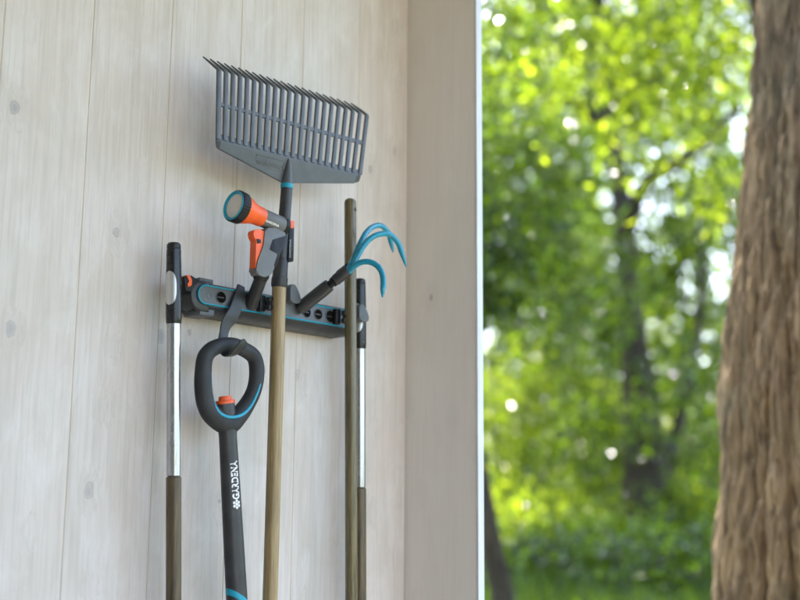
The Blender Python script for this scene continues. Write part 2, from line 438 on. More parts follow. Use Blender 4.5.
# ------------------------------------------------------------------ tool rack
RAIL_F = 0.062                       # front of the rail, distance from the wall
ZT, ZB = 1.6175, 1.5815              # teal outline: top and bottom
XL, XR = 1.330, 1.752
ZM = (ZT+ZB)/2; RS = (ZT-ZB)/2
def stadium(x0, x1, zm, r, n=12):
    out = []
    for k in range(n+1):
        a = math.pi/2 + math.pi*k/n; out.append((x0+r+math.cos(a)*r, zm+math.sin(a)*r))
    for k in range(n+1):
        a = -math.pi/2 + math.pi*k/n; out.append((x1-r+math.cos(a)*r, zm+math.sin(a)*r))
    return out
def build_rack():
    root = empty('tool_rack', ((XL+XR)/2, 0, 1.56), 'long dark grey wall rack with teal outline fixed to the planks, tools hanging from it', 'tool rack')
    # rail: extruded cross-section with chamfered top and sloping underside
    bm = bmesh.new()
    prof = [(0.001, ZT+0.006), (0.050, ZT+0.0075), (RAIL_F-0.003, ZT+0.004), (RAIL_F, ZT+0.0015), (RAIL_F, ZB-0.003), (RAIL_F-0.003, ZB-0.007),
            (0.052, ZB-0.013), (0.040, ZB-0.017), (0.001, ZB-0.017)]
    x0, x1 = XL+0.03, XR
    a = [bm.verts.new((x0, -o_, z)) for o_, z in prof]; b = [bm.verts.new((x1, -o_, z)) for o_, z in prof]
    bm.faces.new(a); bm.faces.new(b[::-1])
    for k in range(len(prof)): bm.faces.new((a[k], a[(k+1) % len(prof)], b[(k+1) % len(prof)], b[k]))
    rail = obj('rail', bm, M_ANTH, root, angle=30)
    # rounded end cap, a little bigger than the rail
    bm = bmesh.new()
    out = []
    r = RS+0.012
    for k in range(17):
        an = math.pi/2 + math.pi*k/16; out.append((XL+0.017+math.cos(an)*r*0.92, ZM-0.003+math.sin(an)*r))
    out += [(XL+0.036, ZM-0.003-r), (XL+0.036, ZM-0.003+r)]
    prism(bm, out, 0.002, RAIL_F-0.0015, 0.004, 3)
    cap = obj('end_cap', bm, M_ANTH, root)
    bm = bmesh.new()
    box(bm, XL+0.012, XL+0.046, -(RAIL_F-0.006), -0.008, ZM+r-0.008, ZM+r+0.0035, 0.002)
    obj('retaining_tab', bm, M_SLATE, root)
    bm = bmesh.new(); box(bm, XL+0.014, XL+0.050, -(RAIL_F-0.004), -0.008, ZM-r-0.0095, ZM-r+0.004, 0.002)
    obj('retaining_tab', bm, M_SLATE, root)
    # shallow front tray: panel with hole shade painted as dark discs, teal bead round it
    holes = [(P(px, 300, RAIL_F).x, r_*1.08) for px, r_ in ((220.5, 0.0110), (262.5, 0.0105), (306.5, 0.0100), (318.0, 0.0105), (330.0, 0.0125))]
    bm = bmesh.new()
    prism(bm, stadium(XL+0.006, XR-0.004, ZM, RS-0.0012, 14), RAIL_F-0.0005, RAIL_F+0.0012)
    panel = obj('front_panel', bm, M_SLATE, root, angle=25)
    bm = bmesh.new()
    path = [Vector((x, -(RAIL_F+0.0012), z)) for x, z in stadium(XL+0.0045, XR-0.003, ZM, RS, 14)]
    tube(bm, path, [0.0023]*len(path), 8, closed=True, flat=0.7)
    obj('outline_bead', bm, M_TEAL, root)
    for x, r_ in holes:
        bm = bmesh.new(); c = Vector((x, -(RAIL_F+0.0010), ZM-0.0005))
        n = Vector((0, -1, 0))
        lathe(bm, c, c+n, [(0.0012, r_*0.93), (0.0018, r_*0.97), (0.0016, r_*1.04), (0.0004, r_*1.07)], 24, caps=False)
        socket = obj('socket_ring', bm, M_SLATE, root)
        bm = bmesh.new(); lathe(bm, c, c+n, [(0.0002, r_*0.95), (0.0011, r_*0.95)], 24)  # dark disc painted as the socket's inner shade, no real depth
        obj('socket_hole_shade', bm, M_HOLE_SHADE, socket)
        bm = bmesh.new(); box(bm, x-r_*0.75, x+r_*0.55, c.y-0.0016, c.y-0.0008, ZM-0.0018, ZM+0.0004)
        obj('socket_rib', bm, M_ANTH, socket)
    # embossed cross on the left end of the panel
    bm = bmesh.new()
    c = Vector((1.3615, -(RAIL_F+0.0010), ZM)); lathe(bm, c, c+Vector((0, -1, 0)), [(0, 0.0075), (0.0009, 0.0068), (0.0009, 0.0045), (0.0003, 0.004)], 20)
    obj('screw_cap', bm, M_SLATE, root)
    # hook that carries the loop-handled tool
    bm = bmesh.new()
    path = [P(241, 286, RAIL_F+0.004), P(238.5, 300, RAIL_F+0.009), P(233, 314, RAIL_F+0.010), P(226.5, 324, RAIL_F+0.008), P(223.5, 335, RAIL_F+0.008),
            P(222.5, 345, RAIL_F+0.014), P(225, 353.5, RAIL_F+0.026), P(229.5, 355.5, RAIL_F+0.040), P(235, 352.5, RAIL_F+0.058), P(240.5, 346.5, RAIL_F+0.066), P(245.5, 341.0, RAIL_F+0.069)]
    pp = [Vector(q) for q in catmull([tuple(p) for p in path], 6)]
    w = np.interp(np.linspace(0, 1, len(pp)), [0, 0.1, 0.25, 0.38, 0.6, 0.8, 0.95, 1.0], [0.009, 0.0135, 0.0155, 0.0105, 0.0100, 0.0105, 0.0095, 0.006])
    rings = []
    for i, p in enumerate(pp):
        d = (pp[min(i+1, len(pp)-1)]-pp[max(i-1, 0)]).normalized()
        tt = i/len(pp)
        side = Vector((1, 0, 0.15)); side = (side - d*side.dot(d)).normalized()
        nn = d.cross(side).normalized(); th = 0.0026
        ring = []
        for k in range(12):
            a_ = 2*math.pi*k/12; ca, sa = math.cos(a_), math.sin(a_)
            ring.append(bm.verts.new(p + side*(math.copysign(abs(ca)**0.6, ca)*w[i]) + nn*(math.copysign(abs(sa)**0.6, sa)*th)))
        rings.append(ring)
    for a_, b_ in zip(rings, rings[1:]):
        for k in range(12): bm.faces.new((a_[k], a_[(k+1) % 12], b_[(k+1) % 12], b_[k]))
    bm.faces.new(rings[0][::-1]); bm.faces.new(rings[-1])
    obj('hook', bm, M_ANTH, root)
    # grip clamps that hold the two poles: knobbed wheel on the left, paddle on the right
    for (kx, ky, lx, ly, s) in ((269, 302, 294.5, 294, 1.0), (344, 318, 363, 313, 0.92)):
        cl = None
        bm = bmesh.new()
        q = P(kx, ky, RAIL_F+0.0215)
        box(bm, q.x-0.016, q.x-0.001, -(RAIL_F+0.014), -RAIL_F-0.0015, ZM-0.0168, ZM+0.0168, 0.003)
        clamp = obj('pole_clamp', bm, M_BLACK, root)
        bm = bmesh.new()
        seg = 28; c = Vector((q.x+0.0035, -(RAIL_F+0.0245), ZM-0.001)); rr = []
        for zz, sc_ in ((-0.0135, 0.8), (-0.012, 1.0), (-0.004, 1.0), (-0.003, 0.7), (0.003, 0.7), (0.004, 1.0), (0.012, 1.0), (0.0135, 0.8)):
            ring = []
            for k in range(seg):
                an = 2*math.pi*k/seg; r_ = 0.0098*(1+0.16*math.cos(7*an))*sc_
                ring.append(bm.verts.new(c + Vector((math.cos(an)*r_, math.sin(an)*r_, zz))))
            rr.append(ring)
        for a_, b_ in zip(rr, rr[1:]):
            for k in range(seg): bm.faces.new((a_[k], a_[(k+1) % seg], b_[(k+1) % seg], b_[k]))
        bm.faces.new(rr[0][::-1]); bm.faces.new(rr[-1])
        obj('roller', bm, M_RUBBER, clamp)
        bm = bmesh.new()
        lp = [(lx-6.0*s, ly-7.5*s), (lx-3.2*s, ly-10.2*s), (lx-0.5*s, ly-8*s), (lx+3.0*s, ly), (lx+5.0*s, ly+7.0*s), (lx+3.5*s, ly+9.8*s), (lx-1.5*s, ly+9.5*s), (lx-6.0*s, ly+6.5*s)]
        prism(bm, rounded(pxz(lp, RAIL_F+0.014), 0.004), RAIL_F+0.001, RAIL_F+0.020, 0.003, 3)
        obj('paddle', bm, M_SLATE, clamp)
    # clamp at the left end
    bm = bmesh.new()
    q = P(184, 285, 0.05)
    prism(bm, rounded(pxz([(181, 277), (188, 276), (198, 283), (196, 291), (183, 292)], 0.05), 0.003), 0.030, 0.060, 0.003)
    end = obj('end_clamp', bm, M_BLACK, root)
    bm = bmesh.new()
    prism(bm, rounded(pxz([(186.5, 275.2), (189.5, 275.0), (192.0, 280), (191.5, 285.5), (188.0, 287.0), (187.5, 284.0), (189.3, 281.0)], 0.062), 0.001), 0.048, 0.0625, 0.0015)
    obj('catch', bm, M_ORANGE, end)
    bm = bmesh.new()
    pth = [P(181, 311.5, 0.05), P(188, 312.2, 0.05), P(196, 309, 0.05), P(203, 306, 0.05)]
    tube(bm, [Vector(c_) for c_ in catmull([tuple(c_) for c_ in pth], 5)], [0.0022]*16, 8)
    obj('lower_jaw', bm, M_BLACK, end)
    # short pegs standing out of the rail: one under the spray gun
    bm = bmesh.new()
    p0, p1 = P(251, 304, RAIL_F), P(262.5, 274.5, 0.128)
    L = (p1-p0).length
    lathe(bm, p0, p1, [(0.0, 0.0155), (0.006, 0.0145), (0.010, 0.0132), (L-0.012, 0.0128), (L-0.006, 0.0135), (L, 0.0135)], 28)
    obj('peg', bm, M_ANTH, root)
    return root
rack = build_rack()

# ------------------------------------------------------------------ rake
def build_rake():
    OFF = 0.105
    root = empty('leaf_rake', P(270, 640, 0.095), 'wide dark grey plastic rake hung head up on a pale wooden handle', 'rake')
    # blade: solid lower part with a raised centre fold
    TL, TR = (219, 69.5), (367, 115); SL, SR = (217.0, 135.0), (361.3, 172.0)
    bm = bmesh.new()
    row_top = [(217.0, 134.0), (222, 134.3), (288, 151.5), (357, 169.3), (361.8, 170.5)]
    row_mid = [(216.6, 140.0), (221, 141.6), (290, 158.5), (357, 175.0), (361.2, 176.0)]
    row_bot = [(217.2, 146.8), (219.5, 149.0), (283, 182.8), (354.5, 183.2), (359.5, 181.5)]
    rows = [[P(x, y, OFF-0.001) for x, y in row_top], [P(x, y, OFF+0.001) for x, y in row_mid], [P(x, y, OFF-0.009) for x, y in row_bot]]
    rows[2][2] = P(283, 182.8, OFF-0.004)
    vv = [[bm.verts.new(p) for p in r_] for r_ in rows]
    for i in range(2):
        for j in range(4): bm.faces.new((vv[i][j], vv[i][j+1], vv[i+1][j+1], vv[i+1][j]))
    # cross bar
    def quad_strip(a, b, h):
        p = [P(a[0], a[1]-h, OFF+0.0015), P(b[0], b[1]-h, OFF+0.0015), P(b[0], b[1]+h, OFF+0.0015), P(a[0], a[1]+h, OFF+0.0015)]
        bm.faces.new([bm.verts.new(q) for q in p])
    quad_strip((217.6, 103.2), (364.6, 143.0), 2.0)
    front = list(bm.faces)
    ex = bmesh.ops.extrude_face_region(bm, geom=front)
    bmesh.ops.translate(bm, verts=[e for e in ex['geom'] if isinstance(e, bmesh.types.BMVert)], vec=(0, 0.005, 0))
    for f_ in front:
        if not f_.is_valid: continue
    bmesh.ops.bevel(bm, geom=[e for e in bm.edges if len(e.link_faces) == 2 and e.calc_face_angle(0) > 0.9], offset=0.0011, segments=2, affect='EDGES', clamp_overlap=True)
    head = obj('rake_head', bm, M_SLATE, root, angle=18)
    N = 22
    for k in range(N):
        u = k/(N-1)
        top = P(TL[0]+(TR[0]-TL[0])*u, TL[1]+(TR[1]-TL[1])*u, OFF)
        bot = P(218.2+(360.2-218.2)*u, 136.0+(172.0-136.0)*u, OFF)
        wd = 0.0052 if k in (0, N-1) else 0.0049
        bend = top
        tip = top + Vector((-0.004, 0.046, 0.037))
        dn = (top-bot).normalized(); sx = Vector((1, 0, 0.03)).normalized()
        pts = [bot - dn*0.006, bot+(top-bot)*0.5, top - dn*0.003, top + dn*0.0005 + Vector((0, 0.0015, 0.0)), top*0.55+tip*0.45, tip]
        wid = [wd*1.05, wd, wd, wd*0.9, wd*0.62, wd*0.30]; thk = [0.0026, 0.0026, 0.0026, 0.0026, 0.0022, 0.0012]
        bm = bmesh.new(); rings = []
        for i, p in enumerate(pts):
            d = (pts[min(i+1, 5)]-pts[max(i-1, 0)]).normalized(); nrm = sx.cross(d).normalized()
            rings.append([bm.verts.new(p + sx*wid[i]*a_*0.95 + nrm*thk[i]*b_) for a_, b_ in ((-1, -0.75), (-0.75, -1), (0.75, -1), (1, -0.75), (1, 0.75), (0.75, 1), (-0.75, 1), (-1, 0.75))])
        for a_, b_ in zip(rings, rings[1:]):
            for i in range(8): bm.faces.new((a_[i], a_[(i+1) % 8], b_[(i+1) % 8], b_[i]))
        bm.faces.new(rings[0][::-1]); bm.faces.new(rings[-1])
        obj('tine', bm, M_SLATE, head, angle=50)
    # embossed name on the left half of the blade
    a0, a1 = P(257.5, 163.5, OFF+0.001), P(281, 169.5, OFF+0.001)
    ux = (a1-a0).normalized(); uz = Vector((-ux.z, 0, ux.x))
    lettering('GARDENA', 0.0085, lambda s, w: a0 + ux*s*1.35 + uz*w + Vector((0, -0.0004+0.003*(0.5-w/0.0085), 0)), M_GREY, head, 'embossed_lettering', bold=0.01)
    bm = bmesh.new()
    fr = [P(254.0, 164.5, OFF-0.003), P(256.5, 154.5, OFF+0.000), P(284.0, 161.4, OFF+0.000), P(282.0, 172.0, OFF-0.002)]
    tube(bm, fr, [0.0008]*4, 6, closed=True)
    obj('embossed_frame', bm, M_SLATE, head)
    # fold / cone over the socket
    ax_top, ax_end = P(287.0, 184.5, OFF), P(279.0, 288, OFF-0.008)
    d = (ax_top-ax_end).normalized()
    bm = bmesh.new(); L = 0.055
    lathe(bm, ax_top, ax_top+d, [(0.0, 0.0122), (0.012, 0.0108), (0.03, 0.0075), (0.048, 0.0036), (L, 0.0012)], 28)
    obj('socket_cone', bm, M_SLATE, root)
    bm = bmesh.new(); lathe(bm, ax_top, ax_top-d, [(-0.001, 0.0126), (0.0008, 0.0131), (0.0072, 0.0131), (0.0085, 0.0126)], 32)
    obj('collar_ring', bm, M_TEAL, root)
    bm = bmesh.new(); Ls = (ax_top-ax_end).length
    lathe(bm, ax_top, ax_end, [(0.008, 0.0118), (0.06, 0.0122), (0.085, 0.0128), (Ls*0.72, 0.0134), (Ls*0.725, 0.0140), (Ls*0.74, 0.0146), (Ls*0.9, 0.0153), (Ls*0.905, 0.0165), (Ls*0.97, 0.0165), (Ls*0.985, 0.0158), (Ls-0.001, 0.0150)], 36)
    sk = obj('socket', bm, M_ANTH, root, angle=25)
    # latch strip on the right side of the socket, with lettering and orange button
    bm = bmesh.new()
    prism(bm, rounded(pxz([(288.2, 222), (292.8, 222), (292.0, 262), (287.0, 262)], OFF+0.006), 0.002), OFF-0.002, OFF+0.0105, 0.0015)
    obj('latch_strip', bm, M_BLACK, sk)
    bm = bmesh.new()
    prism(bm, rounded(pxz([(287.2, 220.5), (293.6, 221.3), (293.0, 228.5), (286.6, 228.0)], OFF+0.012), 0.0025), OFF-0.004, OFF+0.015, 0.002)
    obj('release_button', bm, M_ORANGE, sk)
    b0 = P(290.6, 258, OFF+0.0108); b1 = P(291.3, 235, OFF+0.0108); uu = (b1-b0).normalized(); ww = Vector((-uu.z, 0, uu.x))
    lettering('GARDENA', 0.0048, lambda s, w: b0 + uu*s*1.25 + ww*w + Vector((0, -0.0006, 0)), M_PRINT, sk, bold=0.015)
    # wooden handle
    bm = bmesh.new(); h0, h1 = P(279.2, 285, OFF-0.008), P(269.4, 620, OFF-0.012)
    dd = (h1-h0).normalized(); Lh = (h1-h0).length+0.75
    lathe(bm, h0, h1, [(-0.01, 0.0143)]+[(Lh*i/10, 0.0143+0.0004*i/10) for i in range(1, 10)]+[(Lh-0.01, 0.0146), (Lh, 0.010)], 32)
    obj('handle', bm, M_ASH, root)
build_rake()

# ------------------------------------------------------------------ spray gun
def build_gun():
    OFF = 0.150
    root = empty('spray_gun', P(262, 276, OFF), 'orange and grey garden spray gun with teal ringed round head on a rack peg', 'spray gun')
    back, face = P(285.5, 227.8, OFF), P(233.5, 205.3, OFF)
    L = (face-back).length
    Y = Vector((0, -1, 0))
    def seg(name, prof, mat, parent=root, n=40, caps=True):
        bm = bmesh.new(); lathe(bm, back, face, prof, n, caps); return obj(name, bm, mat, parent)
    seg('barrel', [(0.010, 0.0172), (0.014, 0.0182), (0.040, 0.0182), (0.064, 0.0178), (0.066, 0.0170)], M_GREY)
    seg('end_ring', [(0.001, 0.0150), (0.0025, 0.0185), (0.009, 0.0192), (0.012, 0.0186), (0.0125, 0.0176)], M_BLACK)
    seg('spray_head', [(0.063, 0.0178), (0.0665, 0.0190), (0.076, 0.0190), (0.084, 0.0200), (0.093, 0.0228), (0.102, 0.0262), (L-0.019, 0.0288), (L-0.018, 0.0282)], M_ORANGE)
    # knurled black ring
    bm = bmesh.new(); d = (face-back).normalized(); u, v = frame_of(d); n = 96; rings = []
    for t, r, kn in ((L-0.020, 0.0280, 0), (L-0.0185, 0.0312, 1), (L-0.004, 0.0318, 1), (L-0.0005, 0.0305, 0), (L-0.0005, 0.0290, 0), (L-0.012, 0.0285, 0)):
        rings.append([bm.verts.new(back + d*t + (u*math.cos(2*math.pi*k/n)+v*math.sin(2*math.pi*k/n))*(r-(0.0009 if kn and k % 3 == 0 else 0))) for k in range(n)])
    for a_, b_ in zip(rings, rings[1:]):
        for k in range(n): bm.faces.new((a_[k], a_[(k+1) % n], b_[(k+1) % n], b_[k]))
    bm.faces.new(rings[0][::-1])
    obj('grip_ring', bm, M_BLACK, root)
    seg('teal_ring', [(L-0.003, 0.0292), (L+0.0012, 0.0288), (L+0.0016, 0.0270), (L-0.001, 0.0240), (L-0.004, 0.0232)], M_TEAL, caps=False, n=48)
    bm = bmesh.new(); lathe(bm, back, face, [(L-0.004, 0.0238), (L-0.0025, 0.0236), (L-0.0018, 0.018), (L-0.0014, 0.008)], 48)
    for ring, cnt in ((0.006, 8), (0.011, 14), (0.016, 20), (0.0205, 26)):
        for k in range(cnt):
            a_ = 2*math.pi*k/cnt; c = back + d*(L-0.0020) + (u*math.cos(a_)+v*math.sin(a_))*ring
            lathe(bm, c, c+d, [(-0.0008, 0.0008), (0.0008, 0.0006)], 6)
    obj('sieve_plate', bm, M_SIEVE, root)
    # grip, inlay, trigger
    bm = bmesh.new()
    prism(bm, rounded(pxz([(265, 228), (284, 228), (285.5, 238), (278.5, 252), (274, 268), (271, 274.5), (264, 277.5), (255.5, 273.5), (257.0, 262), (263, 246)], OFF+0.010), 0.006), OFF-0.0105, OFF+0.0115, 0.0055, 4)
    grip = obj('grip', bm, M_GREY, root)
    bm = bmesh.new()
    prism(bm, rounded(pxz([(273.0, 239.5), (286.5, 235.5), (287.4, 240), (281, 252), (275.8, 268), (274.2, 266), (278.0, 254), (269.8, 249.5)], OFF+0.0120), 0.002), OFF-0.0112, OFF+0.0124, 0.0012)
    obj('grip_inlay', bm, M_BLACK, grip)
    bm = bmesh.new()
    prism(bm, rounded(pxz([(253.0, 231.0), (258, 228.8), (267.0, 233.0), (268.0, 236.5), (257.8, 268.5), (255.0, 268.2), (256.0, 240.5), (253.6, 236.5)], OFF+0.008), 0.003), OFF-0.0085, OFF+0.0090, 0.003, 3)
    trig = obj('trigger', bm, M_ORANGE, root)
    bm = bmesh.new(); prism(bm, rounded(pxz([(256.4, 238.6), (260.6, 239.6), (261.0, 243.2), (257.0, 243.6)], OFF+0.009), 0.0006), OFF-0.0068, OFF+0.0096, 0.0004)
    obj('trigger_lock', bm, M_BLACK, trig)
    bm = bmesh.new(); p0, p1 = P(262.2, 270.8, OFF), P(259.8, 280.8, OFF-0.006)
    lathe(bm, p0, p1, [(0.002, 0.0150), (0.006, 0.0172), (0.012, 0.0172), (0.0165, 0.0150), (0.019, 0.0135)], 32, sy=0.8, ref=Vector((1, 0, 0)))
    obj('base_collar', bm, M_BLACK, root)
    # small white wordmark on the barrel
    a0, a1 = P(265.5, 228.6, OFF+0.018), P(277, 233.6, OFF+0.018); ux = (a1-a0).normalized(); uz = Vector((-ux.z, 0, ux.x)); r_ = 0.0186
    axis_d = (back-face).normalized()
    def wrap(s, w):
        foot = back + axis_d*((a0-back).dot(axis_d)+s*1.15)
        perp = Vector((-axis_d.z, 0, axis_d.x))
        ang = -0.66 + w/r_
        return foot + perp*math.sin(ang)*r_ + Vector((0, -1, 0))*math.cos(ang)*r_
    lettering('GARDENA', 0.0048, wrap, M_WHITE, root, bold=0.03)
build_gun()

# ------------------------------------------------------------------ hand cultivator
def build_cultivator():
    root = empty('hand_cultivator', P(298, 308, 0.07), 'small hand cultivator with three curved teal prongs and dark handle slanting out of the rack', 'cultivator')
    a, b = P(299.5, 309, 0.066), P(349.5, 269.0, 0.175)
    d = (b-a).normalized(); L = (b-a).length
    bm = bmesh.new(); lathe(bm, a, a+d, [(0.0, 0.0130), (L*0.10, 0.0142), (L*0.50, 0.0142), (L*0.60, 0.0132), (L*0.605, 0.0100)], 28)
    obj('handle', bm, M_ANTH, root)
    bm = bmesh.new(); lathe(bm, a, a+d, [(L*0.60, 0.0082), (L*0.66, 0.0082), (L*0.665, 0.0105), (L*0.70, 0.0105), (L*0.705, 0.0088), (L*0.73, 0.0088)], 28)
    obj('neck', bm, M_BLACK, root)
    bm = bmesh.new(); lathe(bm, a, a+d, [(L*0.71, 0.0098), (L*0.72, 0.0118), (L*0.97, 0.0126), (L*0.985, 0.0112)], 28)
    con = obj('connector', bm, M_ANTH, root)
    bm = bmesh.new(); c0 = a+d*(L*0.80); up = (Vector((0, 0, 1))-d*d.z).normalized()
    lathe(bm, c0+up*0.0105, c0+up*0.0105+d, [(0, 0.003), (0.002, 0.004), (0.03, 0.0036), (0.032, 0.002)], 12)
    obj('release_rib', bm, M_BLACK, con)
    def prong(px, offs):
        pts = [tuple(P(x, y, o_)) for (x, y), o_ in zip(px, offs)]
        pp = [Vector(q) for q in catmull(pts, 8)]
        n = len(pp); rad = [0.0059 if i < n*0.82 else 0.0059-(0.0059-0.0010)*((i/(n-1)-0.82)/0.18)**1.5 for i in range(n)]
        bm = bmesh.new(); tube(bm, pp, rad, 14); obj('prong', bm, M_TEALP, root)
    prong([(346.5, 272), (352, 262), (358.5, 247), (366, 233), (373.5, 226.5), (381.5, 226), (388.5, 233), (391, 243), (393.3, 252.5)], [0.172, 0.176, 0.172, 0.165, 0.158, 0.150, 0.142, 0.138, 0.134])
    prong([(348, 271.5), (355, 261), (362.5, 247.5), (371, 238), (380.5, 234), (390, 234.5), (398, 243), (402.5, 255), (406.2, 267)], [0.174, 0.184, 0.190, 0.196, 0.202, 0.208, 0.214, 0.218, 0.220])
    prong([(349, 272), (355.5, 265.5), (362.5, 262), (370.5, 262.2), (378, 266.5), (382.2, 274), (383.3, 283), (382.8, 290), (382.5, 297.5)], [0.176, 0.192, 0.206, 0.220, 0.234, 0.244, 0.250, 0.252, 0.253])
build_cultivator()

# ------------------------------------------------------------------ poles
def pole_tube(root, name, p0, p1, t0, t1, r, mat, end0=True, end1=True, seg=32):
    bm = bmesh.new(); e = min(0.004, r*0.3)
    prof = [(t0, r-e if end0 else r)] + ([(t0+e, r)] if end0 else []) + ([(t1-e, r)] if end1 else []) + [(t1, r-e if end1 else r)]
    lathe(bm, p0, p1, prof, seg); return obj(name, bm, mat, root)
def build_telescopic(px, ytop, ycap, yalu, off, r, label, px_bot, label_cap=None):
    p0, p1 = P(px, ytop, off), P(px_bot, 594, off)
    d = (p1-p0).normalized()
    def T(y):
        q = P(px+(px_bot-px)*(y-ytop)/(594-ytop), y, off); return (q-p0).dot(d)
    root = empty('telescopic_handle', p0 + d*(T(594)+0.7), label, 'tool handle', 'metal and wood extension handles clipped to the rack')
    bm = bmesh.new(); tc = T(ycap)
    prof = [(0.0, r*0.80), (0.003, r*1.0), (0.010, r*1.04), (0.0115, r*0.98), (0.013, r*1.05), (0.05, r*1.10), (tc*0.5, r*1.16), (tc-0.012, r*1.14), (tc-0.002, r*1.10), (tc, r*1.02)]
    lathe(bm, p0, p1, prof, 36); cap = obj('grip_cap', bm, M_GLOSS, root, angle=25)
    # slanted lower skirt and pale inlay on the grip
    bm = bmesh.new()
    y0, y1 = ytop+(ycap-ytop)*0.36, ytop+(ycap-ytop)*0.78
    n_a, n_t = 14, 24; rows = []
    for i in range(n_t+1):
        v_ = i/n_t; t = T(y0)+(T(y1)-T(y0))*v_
        half = 0.82*math.sqrt(max(0.0, 1-abs(2*v_-1)**3.0))
        rr = np.interp(t, [q[0] for q in prof], [q[1] for q in prof])+0.0007
        row = []
        for j in range(n_a+1):
            a_ = -2.78 + (j/n_a*2-1)*half*1.1         # facing the camera, a little to the left
            row.append(bm.verts.new(p0 + d*t + Vector((math.cos(a_)*rr, math.sin(a_)*rr, 0))))
        rows.append(row)
    for i in range(n_t):
        for j in range(n_a): bm.faces.new((rows[i][j], rows[i][j+1], rows[i+1][j+1], rows[i+1][j]))
    bmesh.ops.remove_doubles(bm, verts=bm.verts, dist=1e-6)
    obj('grip_inlay', bm, M_INLAY, cap)
    pole_tube(root, 'metal_tube', p0, p1, tc-0.004, T(yalu)+0.004, r, M_ALU)
    pole_tube(root, 'wooden_tube', p0, p1, T(yalu), T(594)+0.7, r*1.08, M_BROWN)
    return root
t_ = NT('satin_silver_inlay'); t_.b.inputs['Base Color'].default_value = (0.58, 0.58, 0.57, 1); t_.b.inputs['Metallic'].default_value = 0.6
t_.link(t_.ramp(t_.noise(t_.coord((1, 1, 0.1)), 300, 3), [(0.3, 0.3), (0.7, 0.42)]), t_.b.inputs['Roughness']); M_INLAY = t_.m
build_telescopic(173.8, 243, 324, 475.5, 0.060, 0.0130, 'leftmost pole, silver tube with black grip cap and dark brown lower half', 173.6)
build_telescopic(359.6, 279, 349, 487, 0.050, 0.0128, 'silver tube with dark grip half hidden behind the tall olive pole', 359.8)
def build_olive():
    p0, p1 = P(350.2, 198.5, 0.094), P(351.4, 594, 0.094); d = (p1-p0).normalized(); L = (p1-p0).length+0.65
    root = empty('wooden_pole', p0+d*L, 'tall slim olive brown wooden pole with rounded top and hang hole painted as a dark disc', 'pole')
    r = 0.0128
    bm = bmesh.new()
    lathe(bm, p0, p1, [(0.0, 0.001), (0.0006, r*0.45), (0.0025, r*0.75), (0.006, r*0.94), (0.011, r)]+[(0.011+(L-0.021)*i/8, r) for i in range(1, 9)]+[(L, r*0.8)], 36)
    body = obj('shaft', bm, M_OLIVE, root)
    bm = bmesh.new(); c = p0+d*0.026; n = Vector((0.35, -0.93, 0)).normalized()
    lathe(bm, c+n*(r*0.86), c+n*(r+0.02), [(0, 0.0046), (r*0.145, 0.0046), (r*0.15, 0.0036)], 20)
    obj('hang_hole_shade', bm, M_BLACK, body)  # black disc painted as the shade inside the pole's opening
build_olive()

